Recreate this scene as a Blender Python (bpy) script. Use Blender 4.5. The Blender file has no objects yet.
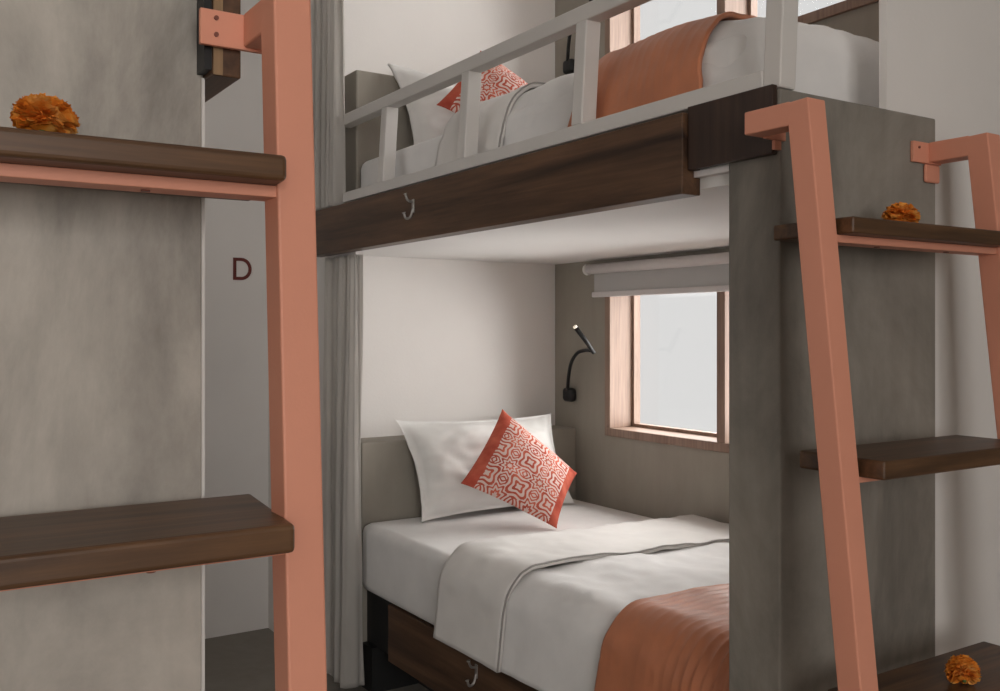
import bpy, bmesh, math, random
from mathutils import Vector, Matrix, noise
random.seed(7)
S = bpy.context.scene
COL = S.collection
PI = math.pi
H = 1.2                       # eye height
# ------------------------------------------------------------------ materials
def srgb(r, g, b):
    f = lambda c: (c/255/12.92) if c/255 <= .04045 else ((c/255+.055)/1.055)**2.4
    return (f(r), f(g), f(b), 1)
def mat(name, rough=.6, spec=.3):
    m = bpy.data.materials.new(name); m.use_nodes = True
    nt = m.node_tree; b = nt.nodes['Principled BSDF']
    b.inputs['Roughness'].default_value = rough
    b.inputs['Specular IOR Level'].default_value = spec
    return m, nt, b
def N(nt, t, **kw):
    n = nt.nodes.new(t)
    for k, v in kw.items():
        if k in n.inputs.keys(): n.inputs[k].default_value = v
        else: setattr(n, k, v)
    return n
def coords(nt, scale=(1,1,1), rot=(0,0,0), src='Object'):
    tc = N(nt, 'ShaderNodeTexCoord'); mp = N(nt, 'ShaderNodeMapping')
    mp.inputs['Scale'].default_value = scale; mp.inputs['Rotation'].default_value = rot
    nt.links.new(tc.outputs[src], mp.inputs['Vector']); return mp
def ramp(nt, fac, stops):
    r = N(nt, 'ShaderNodeValToRGB'); e = r.color_ramp.elements
    while len(e) < len(stops): e.new(.5)
    for el, (p, c) in zip(e, stops): el.position = p; el.color = c
    nt.links.new(fac, r.inputs['Fac']); return r
def bump(nt, b, h, s, d=.01):
    bp = N(nt, 'ShaderNodeBump'); bp.inputs['Strength'].default_value = s; bp.inputs['Distance'].default_value = d
    nt.links.new(h, bp.inputs['Height']); nt.links.new(bp.outputs['Normal'], b.inputs['Normal'])
def mixc(nt, a, b_, f, mode='MIX'):
    m = N(nt, 'ShaderNodeMix', data_type='RGBA', blend_type=mode)
    if isinstance(f, (int, float)): m.inputs[0].default_value = f
    else: nt.links.new(f, m.inputs[0])
    nt.links.new(a, m.inputs[6]); nt.links.new(b_, m.inputs[7]); return m.outputs[2]
def plain(name, c, rough=.6, var=.06, nscale=6, spec=.3, bs=.05, bscale=200):
    m, nt, b = mat(name, rough, spec); mp = coords(nt)
    n = N(nt, 'ShaderNodeTexNoise', Scale=nscale, Detail=5.0); nt.links.new(mp.outputs[0], n.inputs['Vector'])
    lo = tuple(v*(1-var) for v in c[:3])+(1,); hi = tuple(min(1, v*(1+var)) for v in c[:3])+(1,)
    r = ramp(nt, n.outputs['Fac'], [(.3, lo), (.7, hi)]); nt.links.new(r.outputs[0], b.inputs['Base Color'])
    if bs:
        n2 = N(nt, 'ShaderNodeTexNoise', Scale=bscale, Detail=3.0); nt.links.new(mp.outputs[0], n2.inputs['Vector'])
        bump(nt, b, n2.outputs['Fac'], bs, .003)
    return m
def concrete(name, c, amt=.22, seed=0, streak=.8, lo_=.3, hi_=.72):
    m, nt, b = mat(name, .62, .3)
    mp = coords(nt, (1,1,.55)); mp.inputs['Location'].default_value = (seed, seed*.7, 0)
    n = N(nt, 'ShaderNodeTexNoise', Scale=3.2, Detail=9.0, Roughness=.68, Distortion=.5); nt.links.new(mp.outputs[0], n.inputs['Vector'])
    lo = tuple(v*(1-amt) for v in c[:3])+(1,); hi = tuple(v*(1+amt) for v in c[:3])+(1,)
    r = ramp(nt, n.outputs['Fac'], [(lo_, lo), (.5, c), (hi_, hi)])
    mp2 = coords(nt, (9,9,.9)); n2 = N(nt, 'ShaderNodeTexNoise', Scale=2.0, Detail=8.0, Distortion=.8); nt.links.new(mp2.outputs[0], n2.inputs['Vector'])
    r2 = ramp(nt, n2.outputs['Fac'], [(.35, (.86,.86,.86,1)), (.65, (1,1,1,1))])
    nt.links.new(mixc(nt, r.outputs[0], r2.outputs[0], streak, 'MULTIPLY'), b.inputs['Base Color'])
    n3 = N(nt, 'ShaderNodeTexNoise', Scale=30.0, Detail=6.0); nt.links.new(mp.outputs[0], n3.inputs['Vector'])
    bump(nt, b, n3.outputs['Fac'], .12, .004); return m
def wood(name, dark, light, axis='X', rough=.42, scale=1.0):
    m, nt, b = mat(name, rough, .4)
    sc = {'X': (.5,9,9), 'Y': (9,.5,9), 'Z': (9,9,.5)}[axis]; sc = tuple(v*scale for v in sc)
    mp = coords(nt, sc)
    n = N(nt, 'ShaderNodeTexNoise', Scale=2.2, Detail=7.0, Roughness=.62, Distortion=.6); nt.links.new(mp.outputs[0], n.inputs['Vector'])
    mid = tuple((a+c)/2 for a, c in zip(dark, light))
    r = ramp(nt, n.outputs['Fac'], [(.3, dark), (.52, mid), (.72, light)])
    mp2 = coords(nt, tuple(v*5 for v in sc)); n2 = N(nt, 'ShaderNodeTexNoise', Scale=3.0, Detail=4.0); nt.links.new(mp2.outputs[0], n2.inputs['Vector'])
    r2 = ramp(nt, n2.outputs['Fac'], [(.35, (.72,.72,.72,1)), (.6, (1,1,1,1))])
    nt.links.new(mixc(nt, r.outputs[0], r2.outputs[0], .7, 'MULTIPLY'), b.inputs['Base Color'])
    bump(nt, b, n2.outputs['Fac'], .08, .002); return m
def fabric(name, c, weave=700, var=.05, sheen=.2):
    m, nt, b = mat(name, .9, .15); mp = coords(nt)
    n = N(nt, 'ShaderNodeTexNoise', Scale=9.0, Detail=5.0); nt.links.new(mp.outputs[0], n.inputs['Vector'])
    lo = tuple(v*(1-var) for v in c[:3])+(1,); hi = tuple(min(1, v*(1+var)) for v in c[:3])+(1,)
    r = ramp(nt, n.outputs['Fac'], [(.3, lo), (.7, hi)]); nt.links.new(r.outputs[0], b.inputs['Base Color'])
    b.inputs['Sheen Weight'].default_value = sheen
    w = N(nt, 'ShaderNodeTexNoise', Scale=float(weave), Detail=2.0); nt.links.new(mp.outputs[0], w.inputs['Vector'])
    bump(nt, b, w.outputs['Fac'], .1, .002); return m
M = {}
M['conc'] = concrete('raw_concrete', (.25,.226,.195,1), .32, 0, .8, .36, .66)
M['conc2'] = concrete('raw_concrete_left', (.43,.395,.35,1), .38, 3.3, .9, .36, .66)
M['plaster'] = concrete('grey_plaster', (.33,.30,.255,1), .09, 7.1, .35)
M['white'] = plain('white_wall_paint', (.80,.765,.735,1), .75, .03, 3, .2, .12, 120)
M['ceil'] = plain('white_ceiling_paint', (.80,.78,.76,1), .75, .02, 3, .2, .05)
M['rail'] = plain('grey_white_metal_paint', (.66,.63,.60,1), .45, .02)
M['pink'] = plain('salmon_powder_coat', (.70,.30,.20,1), .5, .03, 5, .3, .05, 300)
M['woodY'] = wood('walnut_along_y', (.026,.012,.007,1), (.165,.084,.043,1), 'Y')
M['woodX'] = wood('walnut_along_x', (.028,.013,.007,1), (.19,.095,.042,1), 'X')
M['woodZ'] = wood('walnut_upright', (.022,.011,.008,1), (.070,.038,.025,1), 'Z')
M['woodEnd'] = wood('pale_end_grain', (.20,.12,.06,1), (.36,.23,.12,1), 'Z', .6)
M['oak'] = wood('oak_window_wood', (.26,.165,.12,1), (.36,.25,.195,1), 'Z', .5)
M['floor'] = concrete('polished_floor', (.26,.235,.205,1), .15, 1.1, .4)
M['sheet'] = fabric('white_cotton', (.80,.78,.765,1))
M['band'] = fabric('warm_white_linen', (.75,.72,.69,1))
M['upholst'] = fabric('ivory_pillow_cotton', (.74,.725,.70,1))
M['runner'] = fabric('terracotta_velvet', (.50,.175,.080,1), 400, .16, .1)
M['curtain'] = fabric('grey_curtain_linen', (.60,.57,.535,1), 500, .04, 0)
b_ = M['runner'].node_tree.nodes['Principled BSDF']; b_.inputs['Roughness'].default_value = .48; b_.inputs['Specular IOR Level'].default_value = .55
def translucent(m, amt, c):
    nt = m.node_tree; b = nt.nodes['Principled BSDF']; out = nt.nodes['Material Output']
    t = N(nt, 'ShaderNodeBsdfTranslucent'); t.inputs['Color'].default_value = c
    mx = N(nt, 'ShaderNodeMixShader'); mx.inputs[0].default_value = amt
    nt.links.new(b.outputs[0], mx.inputs[1]); nt.links.new(t.outputs[0], mx.inputs[2]); nt.links.new(mx.outputs[0], out.inputs[0])
translucent(M['curtain'], .4, (.80,.77,.73,1))
M['blind'] = fabric('grey_blind_fabric', (.52,.51,.50,1), 500, .02, 0)
M['alu'] = plain('satin_alu', (.70,.66,.65,1), .4, .02)
M['black'] = plain('black_metal_and_shade', (.02,.02,.02,1), .4, .02)  # lamp metal, and the blocks and strip that stand in for shade
M['bolt'] = plain('dark_bolt', (.20,.07,.05,1), .4, .02)
M['steel'] = plain('steel_hook', (.45,.43,.41,1), .35, .02); M['steel'].node_tree.nodes['Principled BSDF'].inputs['Metallic'].default_value = .8
M['letter'] = plain('maroon_letter', (.16,.035,.028,1), .5, .02)
M['green'] = plain('calyx_green', (.08,.13,.03,1), .6, .1)
M['piping'] = fabric('grey_piping', (.34,.32,.30,1))
# marigold petals
m, nt, b = mat('marigold_petals', .7, .2); mp = coords(nt)
n = N(nt, 'ShaderNodeTexNoise', Scale=60.0, Detail=4.0); nt.links.new(mp.outputs[0], n.inputs['Vector'])
r = ramp(nt, n.outputs['Fac'], [(.3, (.50,.11,.012,1)), (.48, (.76,.24,.025,1)), (.6, (.80,.36,.07,1)), (.75, (.86,.52,.20,1))])
nt.links.new(r.outputs[0], b.inputs['Base Color']); M['petal'] = m
# lamp tip
m, nt, b = mat('warm_led', .4); b.inputs['Emission Color'].default_value = (1,.8,.55,1); b.inputs['Emission Strength'].default_value = .5; M['led'] = m
# glass
m = bpy.data.materials.new('window_glass'); m.use_nodes = True; nt = m.node_tree; nt.nodes.clear()
o = N(nt, 'ShaderNodeOutputMaterial'); t = N(nt, 'ShaderNodeBsdfTransparent'); g = N(nt, 'ShaderNodeBsdfGlossy', Roughness=.05); mx = N(nt, 'ShaderNodeMixShader')
mx.inputs[0].default_value = .03; nt.links.new(t.outputs[0], mx.inputs[1]); nt.links.new(g.outputs[0], mx.inputs[2]); nt.links.new(mx.outputs[0], o.inputs[0]); M['glass'] = m
# embroidered cushion
def mth(nt, op, a, b_=None, c=None):
    n = N(nt, 'ShaderNodeMath', operation=op)
    for i, v in enumerate((a, b_, c)):
        if v is None: continue
        if isinstance(v, (int, float)): n.inputs[i].default_value = v
        else: nt.links.new(v, n.inputs[i])
    return n.outputs[0]
m, nt, b = mat('coral_embroidery', .9, .15)
tc = N(nt, 'ShaderNodeTexCoord'); sp = N(nt, 'ShaderNodeSeparateXYZ'); nt.links.new(tc.outputs['UV'], sp.inputs[0])
U, V = sp.outputs[0], sp.outputs[1]
def motif(nt, su, sv, ou, ov, freq, lobes, amp):
    a = mth(nt, 'SUBTRACT', mth(nt, 'FRACT', mth(nt, 'MULTIPLY_ADD', U, su, ou)), .5)
    c = mth(nt, 'SUBTRACT', mth(nt, 'FRACT', mth(nt, 'MULTIPLY_ADD', V, sv, ov)), .5)
    d = mth(nt, 'SQRT', mth(nt, 'ADD', mth(nt, 'MULTIPLY', a, a), mth(nt, 'MULTIPLY', c, c)))
    ang = mth(nt, 'ARCTAN2', c, a)
    w = mth(nt, 'MULTIPLY', mth(nt, 'COSINE', mth(nt, 'MULTIPLY', ang, float(lobes))), amp)
    dd = mth(nt, 'MULTIPLY_ADD', w, d, d)
    return d, mth(nt, 'GREATER_THAN', mth(nt, 'SINE', mth(nt, 'MULTIPLY', dd, freq)), -.05)
d1, r1 = motif(nt, 3.0, 3.0, .0, .0, 38.0, 4, .24)
d2, r2 = motif(nt, 3.0, 3.0, .5, .5, 46.0, 8, .2)
sel = mth(nt, 'GREATER_THAN', d1, .40)
pat = mth(nt, 'ADD', mth(nt, 'MULTIPLY', r2, sel), mth(nt, 'MULTIPLY', r1, mth(nt, 'SUBTRACT', 1.0, sel)))
band = mth(nt, 'MULTIPLY', mth(nt, 'GREATER_THAN', U, .13), mth(nt, 'LESS_THAN', U, .90))
band = mth(nt, 'MULTIPLY', band, mth(nt, 'LESS_THAN', V, .985))
pat = mth(nt, 'MULTIPLY', pat, band)
rgb1 = N(nt, 'ShaderNodeRGB'); rgb1.outputs[0].default_value = (.60,.115,.065,1)
rgb2 = N(nt, 'ShaderNodeRGB'); rgb2.outputs[0].default_value = (.74,.60,.55,1)
nz = N(nt, 'ShaderNodeTexNoise', Scale=5.0, Detail=3.0); nt.links.new(tc.outputs['UV'], nz.inputs['Vector'])
rz = ramp(nt, nz.outputs['Fac'], [(.35, (.42,.07,.045,1)), (.65, (.66,.16,.10,1))])
nt.links.new(mixc(nt, rz.outputs[0], rgb2.outputs[0], mth(nt, 'MULTIPLY', pat, .92)), b.inputs['Base Color'])
bump(nt, b, pat, .3, .002); M['cushion'] = m

# ------------------------------------------------------------------ helpers
def link(name, bm, m, parent=None, smooth=False, loc=None):
    me = bpy.data.meshes.new(name); bmesh.ops.recalc_face_normals(bm, faces=bm.faces); bm.to_mesh(me); bm.free()
    for p in me.polygons: p.use_smooth = smooth
    if m: me.materials.append(M[m])
    o = bpy.data.objects.new(name, me); COL.objects.link(o)
    if parent: o.parent = parent; 
    if parent and loc is None:
        # geometry is written in world space: bring it into the parent's space
        inv = parent_world(parent).inverted(); me.transform(inv)
    return o
def parent_world(o):
    w = Matrix.Translation(o.location) @ o.rotation_euler.to_matrix().to_4x4()
    return parent_world(o.parent) @ w if o.parent else w
def box(bm, x0, x1, y0, y1, z0, z1, bev=0, seg=2):
    v = [bm.verts.new((x, y, z)) for x in (x0,x1) for y in (y0,y1) for z in (z0,z1)]
    f = [(0,1,3,2),(4,6,7,5),(0,4,5,1),(2,3,7,6),(0,2,6,4),(1,5,7,3)]
    fs = [bm.faces.new([v[i] for i in q]) for q in f]
    if bev:
        es = list({e for q in fs for e in q.edges}); bmesh.ops.bevel(bm, geom=es, offset=bev, segments=seg, affect='EDGES', profile=.5)
    return bm
def hexa(bm, pts, bev=0, seg=2):        # 8 points: bottom ring 4, top ring 4
    v = [bm.verts.new(p) for p in pts]
    fs = [bm.faces.new([v[i] for i in q]) for q in [(3,2,1,0),(4,5,6,7),(0,1,5,4),(1,2,6,5),(2,3,7,6),(3,0,4,7)]]
    if bev:
        es = list({e for q in fs for e in q.edges}); bmesh.ops.bevel(bm, geom=es, offset=bev, segments=seg, affect='EDGES', profile=.5)
    return bm
def BX(name, m, parent, *a, bev=0, seg=2, smooth=False):
    return link(name, box(bmesh.new(), *a, bev=bev, seg=seg), m, parent, smooth)
def tube(bm, pts, r, n=12, cap=True):
    pts = [Vector(p) for p in pts]; rings = []
    rr = r if isinstance(r, (list, tuple)) else [r]*len(pts)
    up = None
    for i, p in enumerate(pts):
        d = (pts[min(i+1, len(pts)-1)] - pts[max(i-1, 0)]).normalized()
        if up is None: up = d.orthogonal().normalized()
        up = (up - d*up.dot(d)).normalized(); s = d.cross(up)
        rings.append([bm.verts.new(p + (up*math.cos(2*PI*k/n) + s*math.sin(2*PI*k/n))*rr[i]) for k in range(n)])
    for a, c in zip(rings, rings[1:]):
        for k in range(n): bm.faces.new((a[k], a[(k+1)%n], c[(k+1)%n], c[k]))
    if cap: bm.faces.new(rings[0][::-1]); bm.faces.new(rings[-1])
    return bm
def smooth_path(pts, n=8):
    P = [Vector(p) for p in pts]; P = [2*P[0]-P[1]] + P + [2*P[-1]-P[-2]]; out = []
    for i in range(1, len(P)-2):
        for k in range(n):
            t = k/n; a, b_, c, d = P[i-1:i+3]
            out.append(.5*((2*b_)+(c-a)*t+(2*a-5*b_+4*c-d)*t*t+(3*b_-a-3*c+d)*t**3))
    out.append(P[-2]); return out
def grid(bm, fn, nu, nv, uv=False):
    g = [[bm.verts.new(fn(i/nu, j/nv)) for j in range(nv+1)] for i in range(nu+1)]
    lay = bm.loops.layers.uv.new('UVMap') if uv else None
    for i in range(nu):
        for j in range(nv):
            f = bm.faces.new((g[i][j], g[i+1][j], g[i+1][j+1], g[i][j+1]))
            if uv:
                for l, (a, c) in zip(f.loops, ((i,j),(i+1,j),(i+1,j+1),(i,j+1))): l[lay].uv = (a/nu, c/nv)
    return bm
def empty(name, loc=(0,0,0), rz=0, label=None, cat=None, group=None):
    o = bpy.data.objects.new(name, None); COL.objects.link(o); o.location = loc; o.rotation_euler = (0,0,rz)
    tag(o, label, cat, group); o.empty_display_size = .1; return o
def tag(o, label=None, cat=None, group=None, kind=None):
    if label: o['label'] = label
    if cat: o['category'] = cat
    if group: o['group'] = group
    if kind: o['kind'] = kind
    return o
def struct(name, m, *boxes, bev=0):
    bm = bmesh.new()
    for b_ in boxes: box(bm, *b_, bev=bev)
    return tag(link(name, bm, m), kind='structure')
def fbm(x, y, z=0, s=1.0): return noise.fractal(Vector((x*s, y*s, z*s)), 1.0, 2.0, 3)

# ------------------------------------------------------------------ setting
XF, XW, YB, YD, YP = 1.27, 2.283, 3.12, 3.77, 1.10    # bunk front, window wall, alcove back wall, aisle end wall, end panel
struct('floor', 'floor', (-1.9, 2.9, -2.6, 3.9, -.1, 0))
struct('ceiling', 'ceil', (-1.9, 2.9, -2.6, 3.9, 2.85, 2.95))
struct('wall_back', 'white', (XF+.06, XW+.4, YB, YD+.1, 0, 2.85))            # white wall at the head of the bunk (and its return into the aisle)
struct('wall_end', 'white', (-1.9, XF+.06, YD, YD+.1, 0, 2.85))               # wall with the letter
# window wall with a two-light opening on each level
WY0, WY1 = 1.62, 2.793
LV = [(.809, 1.405), (2.09, 2.70)]
wb = [(XW, XW+.13, YP+.12, WY0, 0, 2.85), (XW, XW+.13, WY1, YB, 0, 2.85),
      (XW, XW+.13, WY0, WY1, 0, LV[0][0]), (XW, XW+.13, WY0, WY1, LV[0][1], LV[1][0]), (XW, XW+.13, WY0, WY1, LV[1][1], 2.85)]
struct('wall_right', 'plaster', *wb)
struct('wall_foot_right', 'white', (1.715, 2.9, 1.112, 1.205, 0, 1.607), (1.574, 2.9, 1.112, 1.128, 1.607, 2.85))
struct('wall_east', 'plaster', (2.8, 2.9, -2.6, 1.125, 0, 2.85))
struct('wall_west', 'plaster', (-1.9, -1.8, -2.6, 1.225, 0, 2.85))
struct('wall_foot_left', 'white', (-1.8, -.145, 1.125, 1.225, 0, 2.85))
WL = -.70
struct('wall_left', 'plaster', *[(WL-.13, WL, a, b, c, d) for a, b, c, d in [(1.23, WY0, 0, 2.85), (WY1, YD, 0, 2.85), (WY0, WY1, 0, LV[0][0]), (WY0, WY1, LV[0][1], LV[1][0]), (WY0, WY1, LV[1][1], 2.85)]])
# wall behind the viewer with a wide, unseen window added for front light
FX0, FX1, FZ0, FZ1 = -1.5, .6, .75, 2.35
struct('wall_front', 'plaster', (-1.9, FX0, -2.7, -2.6, 0, 2.85), (FX1, 2.9, -2.7, -2.6, 0, 2.85), (FX0, FX1, -2.7, -2.6, 0, FZ0), (FX0, FX1, -2.7, -2.6, FZ1, 2.85))
wf = tag(empty('added_window_3', ((FX0+FX1)/2, -2.65, FZ0)), kind='structure')
bm = bmesh.new()
for a in ((FX0, FX0+.05), (-.475, -.425), (FX1-.05, FX1)): box(bm, a[0], a[1], -2.7, -2.6, FZ0, FZ1)
box(bm, FX0+.05, FX1-.05, -2.7, -2.6, FZ0, FZ0+.05); box(bm, FX0+.05, FX1-.05, -2.7, -2.6, FZ1-.05, FZ1); link('window_frame', bm, 'oak', wf)
BX('pane', 'glass', wf, FX0+.05, FX1-.05, -2.655, -2.65, FZ0+.05, FZ1-.05)

def window(name, z0, z1, left=False):
    w = tag(empty(name, (WL if left else XW, (WY0+WY1)/2, z0)), kind='structure')
    t = .030; D0, D1 = (WL-.125, WL+.012) if left else (XW-.012, XW+.125)
    bm = bmesh.new()
    box(bm, D0, D1, WY0, WY1, z0, z0+t, bev=.002); box(bm, D0, D1, WY0, WY1, z1-t, z1, bev=.002)
    for y in (WY0, 2.190, WY1-t): box(bm, D0, D1, y, y+(.036 if y == 2.190 else t), z0+t, z1-t, bev=.002)
    link('window_frame', bm, 'oak', w)
    for ya, yb in ((WY0+t, 2.190), (2.226, WY1-t)):
        f = link('sash', (lambda b_: (box(b_, D1-.03, D1, ya, ya+.012, z0+t, z1-t), box(b_, D1-.03, D1, yb-.012, yb, z0+t, z1-t), box(b_, D1-.03, D1, ya+.012, yb-.012, z0+t, z0+t+.012), box(b_, D1-.03, D1, ya+.012, yb-.012, z1-t-.012, z1-t), b_)[-1])(bmesh.new()), 'oak', w)
        BX('pane', 'glass', f, D1-.018, D1-.014, ya+.012, yb-.012, z0+t+.012, z1-t-.012)
    return w
window('window_1', *LV[0]); window('window_2', *LV[1]); window('added_window_4', *LV[0], left=True); window('added_window_5', *LV[1], left=True)  # left pair is unseen, mirrored from the right and added for light

# letter on the aisle end wall
def letter_D():
    bm = bmesh.new(); cx, cz, hh, w, t = 1.186, 1.398, .088, .074, .0125; y0, y1 = YD-.004, YD+.001
    def outline(ins):
        x0, x1, z0, z1 = cx+ins, cx+w-ins, cz+ins, cz+hh-ins; r = (z1-z0)/2; pts = [(x0, z1), (x0, z0)]
        for k in range(0, 17):
            a = -PI/2 + PI*k/16; pts.append((x1-r*.92+math.cos(a)*r*.92, (z0+z1)/2+math.sin(a)*r))
        return pts
    A, B = outline(0), outline(t); n = len(A)
    va = [[bm.verts.new((x, y, z)) for x, z in L] for y in (y0, y1) for L in (A, B)]
    for k in range(n):
        j = (k+1) % n
        bm.faces.new((va[0][k], va[0][j], va[1][j], va[1][k])); bm.faces.new((va[2][k], va[3][k], va[3][j], va[2][j]))
        bm.faces.new((va[0][k], va[2][k], va[2][j], va[0][j])); bm.faces.new((va[1][k], va[1][j], va[3][j], va[3][k]))
    return bm
tag(link('wall_letter', letter_D(), 'letter'), 'dark red capital letter D fixed to the shaded aisle end wall', 'letter')

# ------------------------------------------------------------------ right bunk (built-in)
bunk = empty('bunk_bed', (XF, 1.8, 0), 0, 'built-in double bunk with concrete end panel, dark wood side board and pale guard rail', 'bunk bed')
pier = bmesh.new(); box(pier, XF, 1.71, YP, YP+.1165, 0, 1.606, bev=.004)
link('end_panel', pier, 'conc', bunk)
BX('platform', 'ceil', bunk, XF+.02, XW, YP+.117, YB, 1.462, 1.555)
BX('side_board', 'woodY', bunk, 1.243, XF+.02, 1.305, 3.12, 1.450, 1.600, bev=.002)
bm = bmesh.new()
box(bm, 1.256, XF-.001, YP+.004, 1.305, 1.494, 1.611, bev=.002)
link('notched_board_end', bm, 'woodZ', bunk)
BX('shadow_trim', 'alu', bunk, 1.272, XF+.02, 1.217, 1.304, 1.482, 1.4935)
g = empty('guard_rail', (XF, 1.1, 1.60)); g.parent = bunk; g.matrix_parent_inverse = Matrix.Identity(4); g.location = Vector((XF,1.1,1.60)) - bunk.location
LEAN = .014
def rail_bar(name, x0, x1, ya, yb, z0, z1): return BX(name, 'rail', g, x0, x1, ya, yb, z0, z1, bev=.003)
rail_bar('bottom_rail', XF, XF+.04, 1.138, 2.90, 1.612, 1.644)
rail_bar('top_rail', XF+LEAN, XF+LEAN+.04, 1.10, 2.95, 1.868, 1.904)
for y in (1.100, 1.64, 2.13, 2.605):
    zb_ = 1.607 if y == 1.100 else 1.643
    bm = hexa(bmesh.new(), [(XF, y, zb_), (XF+.04, y, zb_), (XF+.04, y+.038, zb_), (XF, y+.038, zb_),
                            (XF+LEAN, y, 1.869), (XF+LEAN+.04, y, 1.869), (XF+LEAN+.04, y+.038, 1.869), (XF+LEAN, y+.038, 1.869)], bev=.003)
    link('rail_post', bm, 'rail', g)
# headboards
for z0, z1 in ((0, .82), (1.555, 2.075)):
    BX('headboard', 'plaster', bunk, 1.375 if z0 == 0 else 1.355, XW, 2.98, YB, z0, z1, bev=.006)
# lower base (drawer box); its black blocks stand in for shade
bm = bmesh.new(); box(bm, 1.372, 1.395, 1.217, 2.775, .145, .325, bev=.002); link('base_board', bm, 'woodY', bunk)
BX('base_plinth', 'black', bunk, 1.55, XW, 1.217, 2.90, 0, .149)  # black puts the toe-kick shade into the colour
BX('base_end_shade', 'black', bunk, 1.376, XW, 2.90, 2.979, 0, .149)  # black block put in as the shade under the head end
BX('base_deck', 'black', bunk, 1.395, XW, 1.217, 2.98, .15, .325)  # black colour stands in for shade past the end of the board
def coat_hook(x, y, z, par):
    bm = bmesh.new(); box(bm, x-.003, x, y-.006, y+.006, z-.018, z+.020, bev=.001)
    tube(bm, smooth_path([(x-.002, y, z+.012), (x-.018, y, z+.016), (x-.026, y, z+.034)], 5), [.0035]*10+[.006], 8)
    tube(bm, smooth_path([(x-.002, y, z-.006), (x-.010, y, z-.030), (x-.024, y, z-.034), (x-.030, y, z-.018)], 5), [.0035]*15+[.006], 8)
    return link('coat_hook', bm, 'steel', par, True)
coat_hook(1.2432, 2.357, 1.540, bunk); coat_hook(1.3722, 2.235, .272, bunk)

# ------------------------------------------------------------------ left bunk: only its end and board show
lb = empty('bunk_bed', (-.5, 1.8, 0), 0, 'left built-in bunk showing its broad mottled concrete end panel and board end', 'bunk bed')
LX = .3125
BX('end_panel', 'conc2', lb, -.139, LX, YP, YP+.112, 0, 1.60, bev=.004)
BX('side_board', 'woodY', lb, .313, .345, 1.067, 3.12, 1.482, 1.62, bev=.002)
BX('board_end_cap', 'woodEnd', lb, .3135, .324, 1.0655, 1.067, 1.4825, 1.62)
BX('platform', 'ceil', lb, WL, .313, 1.23, 3.12, 1.49, 1.58)
BX('headboard', 'plaster', lb, WL, .27, 2.98, YB, 0, .82, bev=.006)
BX('gap_shade', 'black', lb, .3045, .3128, YP-.03, YP-.001, 1.488, 1.60)  # black strip standing in for the shadowed gap beside the board
BX('edge_highlight', 'rail', lb, LX-.0025, LX+.001, YP-.0012, YP+.006, .0, 1.485)  # pale strip standing in for the highlight on the panel's bevelled edge
# ------------------------------------------------------------------ ladders
def ladder(name, x0, label, mirror=False):
    """outer left face of the left stringer at x0, 0.524 wide, leaning away from the panel towards the floor"""
    L = empty(name, (x0+.262, .9, 0), 0, label, 'ladder')
    k, yt, zt = (.062, .957, 1.551) if mirror else (.108, .977, 1.555)
    def Y(z): return yt - k*(zt - z)
    for s, xs in enumerate((x0, x0+.484)):
        e = xs+.041
        bm = hexa(bmesh.new(), [(xs, Y(0), 0), (e, Y(0), 0), (e, Y(0)+.042, 0), (xs, Y(0)+.042, 0),
                                (xs, yt, zt), (e, yt, zt), (e, yt+.042, zt-.0015), (xs, yt+.042, zt-.0015)], bev=.0025)
        link('stringer', bm, 'pink', L)
        end = 1.060-.006 if mirror else (1.105 if s == 0 else 1.093)
        BX('hook_arm', 'pink', L, xs, e, yt+.036, end, zt-.0375, zt, bev=.0025)
        # plates bolted to the panel
        yp = 1.092 if not mirror else end; t = .007
        bm = bmesh.new()
        if s == 0 and not mirror:
            box(bm, e-.004, e+.045, yp, yp+t, zt-.040, zt-.001, bev=.001); bx = e+.028
            box(bm, e+.018, e+.034, yp, yp+t, zt-.056, zt-.0405, bev=.001)
        else:
            box(bm, xs-.047, e, yp, yp+t, zt-.040, zt-.001, bev=.001); bx = xs-.030
            if not mirror: box(bm, xs-.008, xs+.038, yp, yp+t, zt-.075, zt-.0405, bev=.004)
        pl = link('mounting_plate', bm, 'pink', L)
        for q in ((-.010, -.028) if mirror else (-.012,)):
            link('bolt', tube(bmesh.new(), [(bx, yp-.002, zt+q), (bx, yp+.001, zt+q)], .0026, 10), 'bolt', pl)
    for i in range(4):
        if mirror:
            z1 = 1.3725 - .3595*i; yc = Y(z1)+.0215; yf, yb, ea, eb = yc-.056, 1.085, .482, .504
        else:
            z1 = 1.372 - .364*i; yc = Y(z1)+.0215+.014*(1-i); yf, yb, ea, eb = yc-.062, yc+.094, .476, .476
        z0 = z1-(.0255 if i == 0 else .0285); cy = Y(z1)+.0215
        a = .047
        if mirror:      # boards run to the panel and widen a little behind the stringers
            bm = hexa(bmesh.new(), [(x0+a, yf, z0), (x0+ea, yf, z0), (x0+eb, yb, z0), (x0+a, yb, z0), (x0+a, yf, z1), (x0+ea, yf, z1), (x0+eb, yb, z1), (x0+a, yb, z1)], bev=.005, seg=3)
        else:
            bm = box(bmesh.new(), x0+a, x0+ea, yf, yb, z0, z1, bev=.004, seg=3)
        link('tread', bm, 'woodX', L)
        BX('crossbar', 'pink', L, x0+.040, x0+.485, cy-.0185, cy+.0185, z0-(.012 if i == 0 else .009), z0, bev=.001)
        for xx in (.17, .36):
            link('screw', tube(bmesh.new(), [(x0+xx, cy, z0-.0135), (x0+xx, cy, z0-.0085)], .0045, 10), 'bolt', L)
    return L
ladder('bunk_ladder', 1.19, 'salmon metal ladder with brown treads fixed to the right-hand concrete panel')
ladder('bunk_ladder', .343-.484, 'salmon ladder in the left foreground bolted to the dark board end', True)

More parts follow.
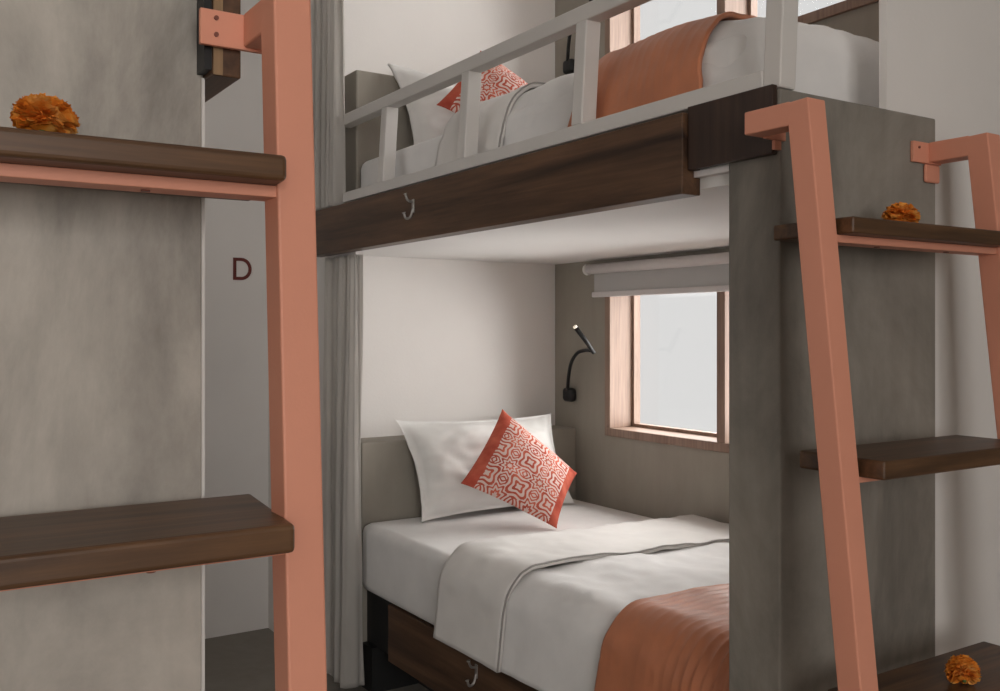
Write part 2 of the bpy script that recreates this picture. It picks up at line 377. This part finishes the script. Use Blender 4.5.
# ------------------------------------------------------------------ bedding
def mattress(name, x0, x1, y0, y1, z0, z1, label, grp=None):
    bm = bmesh.new(); box(bm, x0, x1, y0, y1, z0, z1, bev=.035, seg=5)
    return tag(link(name, bm, 'sheet', None, True), label, 'mattress', grp)
mattress('mattress', 1.362, 2.262, 1.222, 2.972, .327, .556, 'white sheeted mattress on the dark wood base of the lower bunk')
mattress('mattress', 1.352, 2.262, 1.262, 2.965, 1.557, 1.765, 'white sheeted mattress on the upper bunk behind the guard rail')

def sheet_layer(name, xf, zt, zb, y0, y1, off, thick, m, label, cat, seed, wr=.004, bulge=.02, skew=0, xe=2.255, r=.07, foot=0, parent=None, wavy=.006, droop=0, diag=0, drop=0, skew1=0, skewf=0):
    """cloth that hangs down the aisle side of the bed and lies across it; y0..y1 along the bed"""
    X0 = xf-off; Z1 = zt+off; r += off
    hs = Z1-r-zb; arc = PI/2*r; top = xe-(X0+r); tot = hs+arc+top
    def f(s, t):
        d = s*tot; w = 1
        if foot:
            tf = .22
            if t < tf: w = t/tf; y = foot+.09
            else: y = foot+.09+(y1-foot-.09)*(t-tf)/(1-tf)
        else: y = y0+(y1-y0)*t
        if d < hs: x, z = X0, zb+d; nx, nz = -1, 0
        elif d < hs+arc:
            a = (d-hs)/r; x, z = X0+r-r*math.cos(a), Z1-r+r*math.sin(a); nx, nz = -math.cos(a), math.sin(a)
        else: x, z = X0+r+(d-hs-arc), Z1; nx, nz = 0, 1
        wtop = max(0, min(1, (d-hs)/(arc+.1)))
        if d > hs+arc*.3:
            q = (d-hs-arc*.3)/(top+arc*.7); z += bulge*math.sin(PI*min(1, q)**.6)
        y += skewf*s*t + skew1*t*min(1, d/.25) + skew*(s-.15) + wavy*fbm(x*3+seed, z*3, seed)
        n_ = wr*(fbm(x, y*.7, z, 5.0+seed*.1)*1.6 + .5*fbm(x+seed, y, z, 14))
        if diag:
            q = math.sin(y*115 + x*7 + 2.2*fbm(x*1.2, y*.6, z*1.2, 2.0)); n_ += diag*(.5-abs(q)**.7)*max(.12, min(1, .55+1.6*fbm(x+seed, y*2, z, 1.6)+(1.58-y)*2.0))
        if d < hs and droop: z -= droop*(1-d/hs)*(.5+.5*math.sin(y*6+seed))
        e = .4 if d < hs else 1
        px, pz = x+nx*n_*e - (.012*(1-d/hs) if d < hs else 0), z+nz*n_*e
        if drop and y < drop+.3: pz -= .03*((drop+.3-y)/.3)**2*max(0, min(1, (pz-zb)/.15))
        if foot:
            if y < foot+.3: pz -= .03*((foot+.3-y)/.3)**2*max(0, min(1, (pz-zb)/.15))
            if w < 1:
                hz = max(0, pz-zb); rr = min(.085, hz)
                if w < .5: pz, y = zb+(hz-rr)*w/.5, foot+(.0 if hz > .085 else .09*(1-hz/.085))
                else:
                    a = (w-.5)/.5*PI/2; pz = zb+hz-rr+rr*math.sin(a); y = (foot+.09-.09*min(1, hz/.085)*math.cos(a))
        return (px, y, pz)
    bm = grid(bmesh.new(), f, 90, max(24, int((y1-y0)*(260 if diag else 70))))
    o = link(name, bm, m, parent, True)
    sm = o.modifiers.new('thickness', 'SOLIDIFY'); sm.thickness = thick; sm.offset = -1
    # keep thickness inward whatever the winding
    me = o.data; c = me.polygons[len(me.polygons)//2].normal
    if c.z < 0: me.flip_normals()
    if not parent: tag(o, label, cat)
    return o
def bed(kind, xf, zt, zb, ends, run, sd):
    up = kind == 'upper'
    o1, o2, o3, bl_ = (.030, .045, .049, .038) if up else (.022, .036, .040, .008)
    d = sheet_layer('duvet', xf, zt, zb, ends[0], ends[1], o1, .018, 'sheet', 'plump white duvet tucked along the %s' % ('upper bunk behind the guard rail' if up else 'lower bunk, below the terracotta throw'), 'duvet', sd, wr=.007, skew=-.02, bulge=bl_, foot=ends[0] if up else 0, droop=.006)
    sheet_layer('turned_down_band', xf, zt, zb-.004, ends[1]-.02, ends[1]+.31, o2, .012, 'band', None, None, sd+3, wavy=.003, wr=.006, skew=-.06, bulge=bl_, parent=d, droop=.008)
    # piping on the free edge of the turned-down band
    sheet_layer('piping', xf, zt, zb-.002, ends[1]-.0235, ends[1]-.0195, o2+.0008, .004, 'piping', None, None, sd+3, wavy=.003, wr=.006, skew=-.06, bulge=bl_, parent=d, droop=.008)
    sheet_layer('bed_throw', xf, zt, zb-.008, run[0], run[1], o3, .010, 'runner', 'terracotta throw laid across the %s' % ('upper bunk, seen through the guard rail' if up else 'foot of the lower bunk'), 'throw', sd+5, drop=ends[0] if up else 0, wr=.004, wavy=.002, skew=.14 if up else -.045, skewf=0 if up else -.07, skew1=-.10 if up else 0, bulge=bl_+(.004 if up else .003), diag=.0062 if not up else .0012)
bed('lower', 1.362, .556, .343, (1.235, 2.055), (1.262, 1.655), 1.0)
bed('upper', 1.378, 1.765, 1.610, (1.226, 2.075), (1.355, 1.80), 2.0)

def cushion(bm, c, thick, n=36, pull=.05, uv=True, flange=0, back=.6, wr=.004, seed=0):
    """c: four corners in order (u,v) = 00, 10, 11, 01; puffed both ways along the quad's normal"""
    c = [Vector(p) for p in c]; nrm = (c[1]-c[0]).cross(c[3]-c[0]).normalized()
    lay = bm.loops.layers.uv.new('UVMap')
    def P(u, v, side):
        cu = 4*u*(1-u); cv = 4*v*(1-v)
        uu = u + pull*(.5-u)*2*cv**.8*(1-cu)**1; vv = v + pull*(.5-v)*2*cu**.8*(1-cv)**1
        p = c[0]*(1-uu)*(1-vv)+c[1]*uu*(1-vv)+c[2]*uu*vv+c[3]*(1-uu)*vv
        a, b_ = u, v
        if flange:
            a = max(0, min(1, (u-flange)/(1-2*flange))); b_ = max(0, min(1, (v-flange*1.2)/(1-2.4*flange)))
        h = (max(0, 4*a*(1-a))**.55)*(max(0, 4*b_*(1-b_))**.55)
        w = wr*fbm(u*3+seed, v*3, side*2+seed)*(.3+h)
        k = thick*(1 if side > 0 else back)
        return p + nrm*(side*(h*k+.0015)+w)
    for side in (1, -1):
        g_ = [[bm.verts.new(P(i/n, j/n, side)) for j in range(n+1)] for i in range(n+1)]
        for i in range(n):
            for j in range(n):
                q = [(i,j),(i+1,j),(i+1,j+1),(i,j+1)]
                if side < 0: q.reverse()
                f = bm.faces.new([g_[a][b_] for a, b_ in q])
                for l, (a, b_) in zip(f.loops, q): l[lay].uv = (a/n, b_/n)
    bmesh.ops.remove_doubles(bm, verts=bm.verts, dist=.0001)
    # close the rim
    be = [e for e in bm.edges if e.is_boundary]
    if be: bmesh.ops.bridge_loops(bm, edges=be)
    return bm
def pillow_set(dz, lab_p, lab_c, dc=(0,0,0), dp=(0,0,0)):
    D = Vector((0,0,dz)); dp = Vector(dp); dc = Vector(dc)
    pc = [(1.525,2.835,.562), (2.165,2.835,.562), (2.145,2.955,.885), (1.49,2.955,.893)]
    bm = cushion(bmesh.new(), [Vector(p)+D+dp for p in pc], .095, 48, .045, flange=.03, back=.3, wr=.03, seed=dz)
    tag(link('pillow', bm, 'upholst', None, True), lab_p, 'pillow')
    q = [(1.585,2.68,.706), (1.80,2.765,.93), (1.995,2.60,.715), (1.84,2.505,.562)]   # left, top, right, bottom
    # u runs left->bottom, v runs left->top
    cc = [q[0], q[3], q[2], q[1]]
    bm = cushion(bmesh.new(), [Vector(p)+D+dc for p in cc], .078, 40, .03, back=.6, wr=.006, seed=2+dz)
    tag(link('throw_cushion', bm, 'cushion', None, True), lab_c, 'cushion')
pillow_set(0, 'white pillow with a flat border leaning on the lower headboard', 'coral and white patterned cushion propped on one corner on the lower bunk')
pillow_set(1.209, 'pale grey-white pillow leaning on the upper headboard behind the guard rail', 'coral patterned cushion on the upper bunk, half hidden by the guard rail', (-.10,-.02,-.005), (-.03,0,0))

# ------------------------------------------------------------------ curtains
def curtain(name, xc, y0, y1, z0, z1, folds, amp, label, seed):
    t = empty(name, (xc, (y0+y1)/2, z0), 0, label, 'curtain')
    def f(u, v):
        y = y0+(y1-y0)*u; z = z0+(z1-z0)*v
        a = amp*(.55+.45*(1-v))*(1+.25*fbm(u*3, v*.6, seed))
        ph = 2*PI*folds*u + .8*fbm(u*2, v*1.2, seed+3)
        x = xc + a*math.cos(ph) + .22*a*math.cos(2.7*ph+seed) + .0035*math.sin(9*ph+seed)*(.4+.6*v)
        y += .3*a*math.sin(2*ph+.7) + .006*fbm(v*2, u*4, seed)
        return (x, y, z)
    o = link('curtain_cloth', grid(bmesh.new(), f, 160, 70), 'curtain', t, True)
    sm = o.modifiers.new('thickness', 'SOLIDIFY'); sm.thickness = .0022
    BX('curtain_track', 'alu', t, xc-.012, xc+.012, y0-.02, YB-.001, z1-.002, z1+.012)
    return t
curtain('curtain', 1.320, 2.900, 3.10, .03, 1.448, 3.6, .034, 'gathered grey linen curtain hanging below the side board to the floor', 1.3)
curtain('curtain', 1.262, 2.912, 3.10, 1.602, 2.80, 3.4, .024, 'gathered grey curtain at the head of the upper bunk, above the side board', 5.1)

# ------------------------------------------------------------------ blind and lamps
bl = empty('roller_blind', (2.24, 2.25, 1.42), 0, 'grey roller blind drawn up over the lower bunk window', 'blind')
link('roller', tube(bmesh.new(), [(2.243, 1.60, 1.426), (2.243, 2.850, 1.426)], .0185, 20), 'alu', bl, True)
link('roller_end_cap', tube(bmesh.new(), [(2.243, 2.850, 1.426), (2.243, 2.864, 1.426)], .021, 20), 'rail', bl, True)
BX('blind_fabric', 'blind', bl, 2.2585, 2.2600, 1.62, 2.838, 1.335, 1.430)
BX('bottom_bar', 'alu', bl, 2.251, 2.266, 1.615, 2.845, 1.322, 1.342, bev=.003)

def reading_lamp(dz, label):
    L = empty('reading_lamp', (XW, 3.014, .95+dz), 0, label, 'lamp')
    Z = lambda p: (p[0], p[1], p[2]+dz)
    bm = box(bmesh.new(), XW-.034, XW-.001, 2.972, 3.032, .922+dz, .976+dz, bev=.014, seg=4); link('wall_base', bm, 'black', L, True)
    pts = [Z(p) for p in ((2.255,3.0,.97), (2.235,2.965,1.03), (2.222,2.93,1.08), (2.22,2.89,1.114), (2.215,2.84,1.124), (2.205,2.79,1.125))]
    link('gooseneck', tube(bmesh.new(), smooth_path(pts, 6), .0068, 12), 'black', L, True)
    hd = link('lamp_head', tube(bmesh.new(), [Z((2.208,2.776,1.115)), Z((2.180,2.780,1.152)), Z((2.135,2.79,1.208))], [.0075,.0085,.0085], 14), 'black', L, True)
    link('light_tip', tube(bmesh.new(), [Z((2.135,2.79,1.208)), Z((2.130,2.792,1.215))], .0075, 14), 'led', hd, True)
reading_lamp(0, 'black flexible reading lamp on the grey wall beside the lower bunk window')
reading_lamp(1.275, 'black flexible reading lamp on the upper bunk wall, seen between rail posts')

# ------------------------------------------------------------------ marigolds
def marigold(loc, r, tilt, label, seed, flat=.8):
    rnd = random.Random(seed)
    F = empty('marigold', loc, 0, label, 'flower', 'loose marigold heads on the ladder treads')
    bm = bmesh.new(); R = Matrix.Rotation(tilt[0], 3, 'X') @ Matrix.Rotation(tilt[1], 3, 'Y')
    C = Vector(loc)+Vector((0,0,r*flat*.92))
    bmesh.ops.create_icosphere(bm, subdivisions=2, radius=r*.72, matrix=Matrix.Translation(C) @ R.to_4x4() @ Matrix.Diagonal((1,1,flat,1)))
    n = 330
    for i in range(n):
        ph = math.acos(1-1.75*(i+.5)/n); th = i*2.39996+rnd.uniform(-.2,.2)
        d = Vector((math.sin(ph)*math.cos(th), math.sin(ph)*math.sin(th), math.cos(ph)))
        tx = Vector((-math.sin(th), math.cos(th), 0)); ty = d.cross(tx)
        ang = rnd.uniform(-.8, .8); a = tx*math.cos(ang)+ty*math.sin(ang)
        ln = r*rnd.uniform(.26,.40); w = r*rnd.uniform(.13,.2)
        out = (d + .55*Vector((math.cos(th), math.sin(th), 0))*math.sin(ph) + Vector((rnd.uniform(-.3,.3), rnd.uniform(-.3,.3), rnd.uniform(-.3,.3)))).normalized()
        base = d*r*.62; rows = []
        for k in range(4):
            s = k/3; ww = w*(.5+1.1*s if s < .8 else 1.15)
            cen = base + out*ln*1.15*s + d*(.10*r*math.sin(s*2.2))
            rows.append([cen+a*ww*q + d*r*.05*(abs(q)*1.2)*(1 if k else 0) + out*(r*.05*rnd.uniform(-1,1) if k == 3 else 0) for q in (-1, 0, 1)])
        vs = [[bm.verts.new(C + R @ Vector((p.x, p.y, p.z*flat))) for p in row] for row in rows]
        for k in range(3):
            for q in range(2): bm.faces.new((vs[k][q], vs[k][q+1], vs[k+1][q+1], vs[k+1][q]))
    for v in bm.verts:
        if v.co.z < loc[2]+.0008: v.co.z = loc[2]+.0008
    link('petals', bm, 'petal', F, True)
    bm = bmesh.new(); p0 = C + R @ Vector((0,0,-r*flat*.55)); p1 = C + R @ Vector((0,0,-r*flat*.8)); 
    if p1.z < loc[2]+.003: p1.z = loc[2]+.003
    if p0.z < loc[2]+.006: p0.z = loc[2]+.006
    link('calyx', tube(bm, [p0, p1], [r*.18, r*.1], 10), 'green', F, True)
marigold((.129, .955, 1.3735), .0245, (-.25,.2), 'large orange marigold head on the left foreground ladder tread', 3, .74)
marigold((1.455, 1.00, 1.373), .026, (.3,-.2), 'orange marigold head on the top tread of the right ladder', 5, .78)
marigold((1.430, .875, .645), .0225, (-.6,.5), 'orange marigold head on the lowest visible tread of the right ladder', 8, .95)

# ------------------------------------------------------------------ light
W = bpy.data.worlds.new('overcast'); S.world = W; W.use_nodes = True
bg = W.node_tree.nodes['Background']; bg.inputs[0].default_value = (1,.995,.985,1); bg.inputs[1].default_value = .72
def sun(name, e, ang, d, c):
    l = bpy.data.lights.new(name, 'SUN'); l.energy = e; l.angle = math.radians(ang); l.color = c
    o = bpy.data.objects.new(name, l); COL.objects.link(o); o.rotation_euler = Vector(d).to_track_quat('-Z', 'Y').to_euler(); return o
sun('soft_daylight', 20.0, 110, (-1, .25, -.35), (1,.985,.96))
def area(name, loc, d, sx, sy, e, c):
    l = bpy.data.lights.new(name, 'AREA'); l.shape = 'RECTANGLE'; l.size = sx; l.size_y = sy; l.energy = e; l.color = c
    o = bpy.data.objects.new(name, l); COL.objects.link(o); o.location = loc; o.rotation_euler = Vector(d).to_track_quat('-Z', 'Y').to_euler(); return o
area('front_fill_light', (-.6, -2.75, 1.55), (0, 1, -.02), 1.7, 1.5, 66, (1,.97,.94))  # added area lamp behind the viewer, fills surfaces facing the camera

for zc, e in ((1.1, 3.5), (2.4, 2.5)): area('left_fill_light', (WL-.2, 2.2, zc), (1, 0, -.05), 1.1, .6, e, (1,.985,.96))  # added area lamps outside the unseen left windows, filling the right alcove

# ------------------------------------------------------------------ camera
cam = bpy.data.cameras.new('camera'); co = bpy.data.objects.new('camera', cam); COL.objects.link(co)
cam.sensor_width = 36; cam.lens = 36*.965; cam.shift_y = -.0155; cam.clip_start = .05
co.location = (0, 0, H); co.rotation_euler = (PI/2, 0, -math.atan(625/965))
S.camera = co
S.view_settings.view_transform = 'Standard'; S.view_settings.look = 'None'; S.view_settings.gamma = 1; S.view_settings.exposure = 0
S.view_settings.use_curve_mapping = False
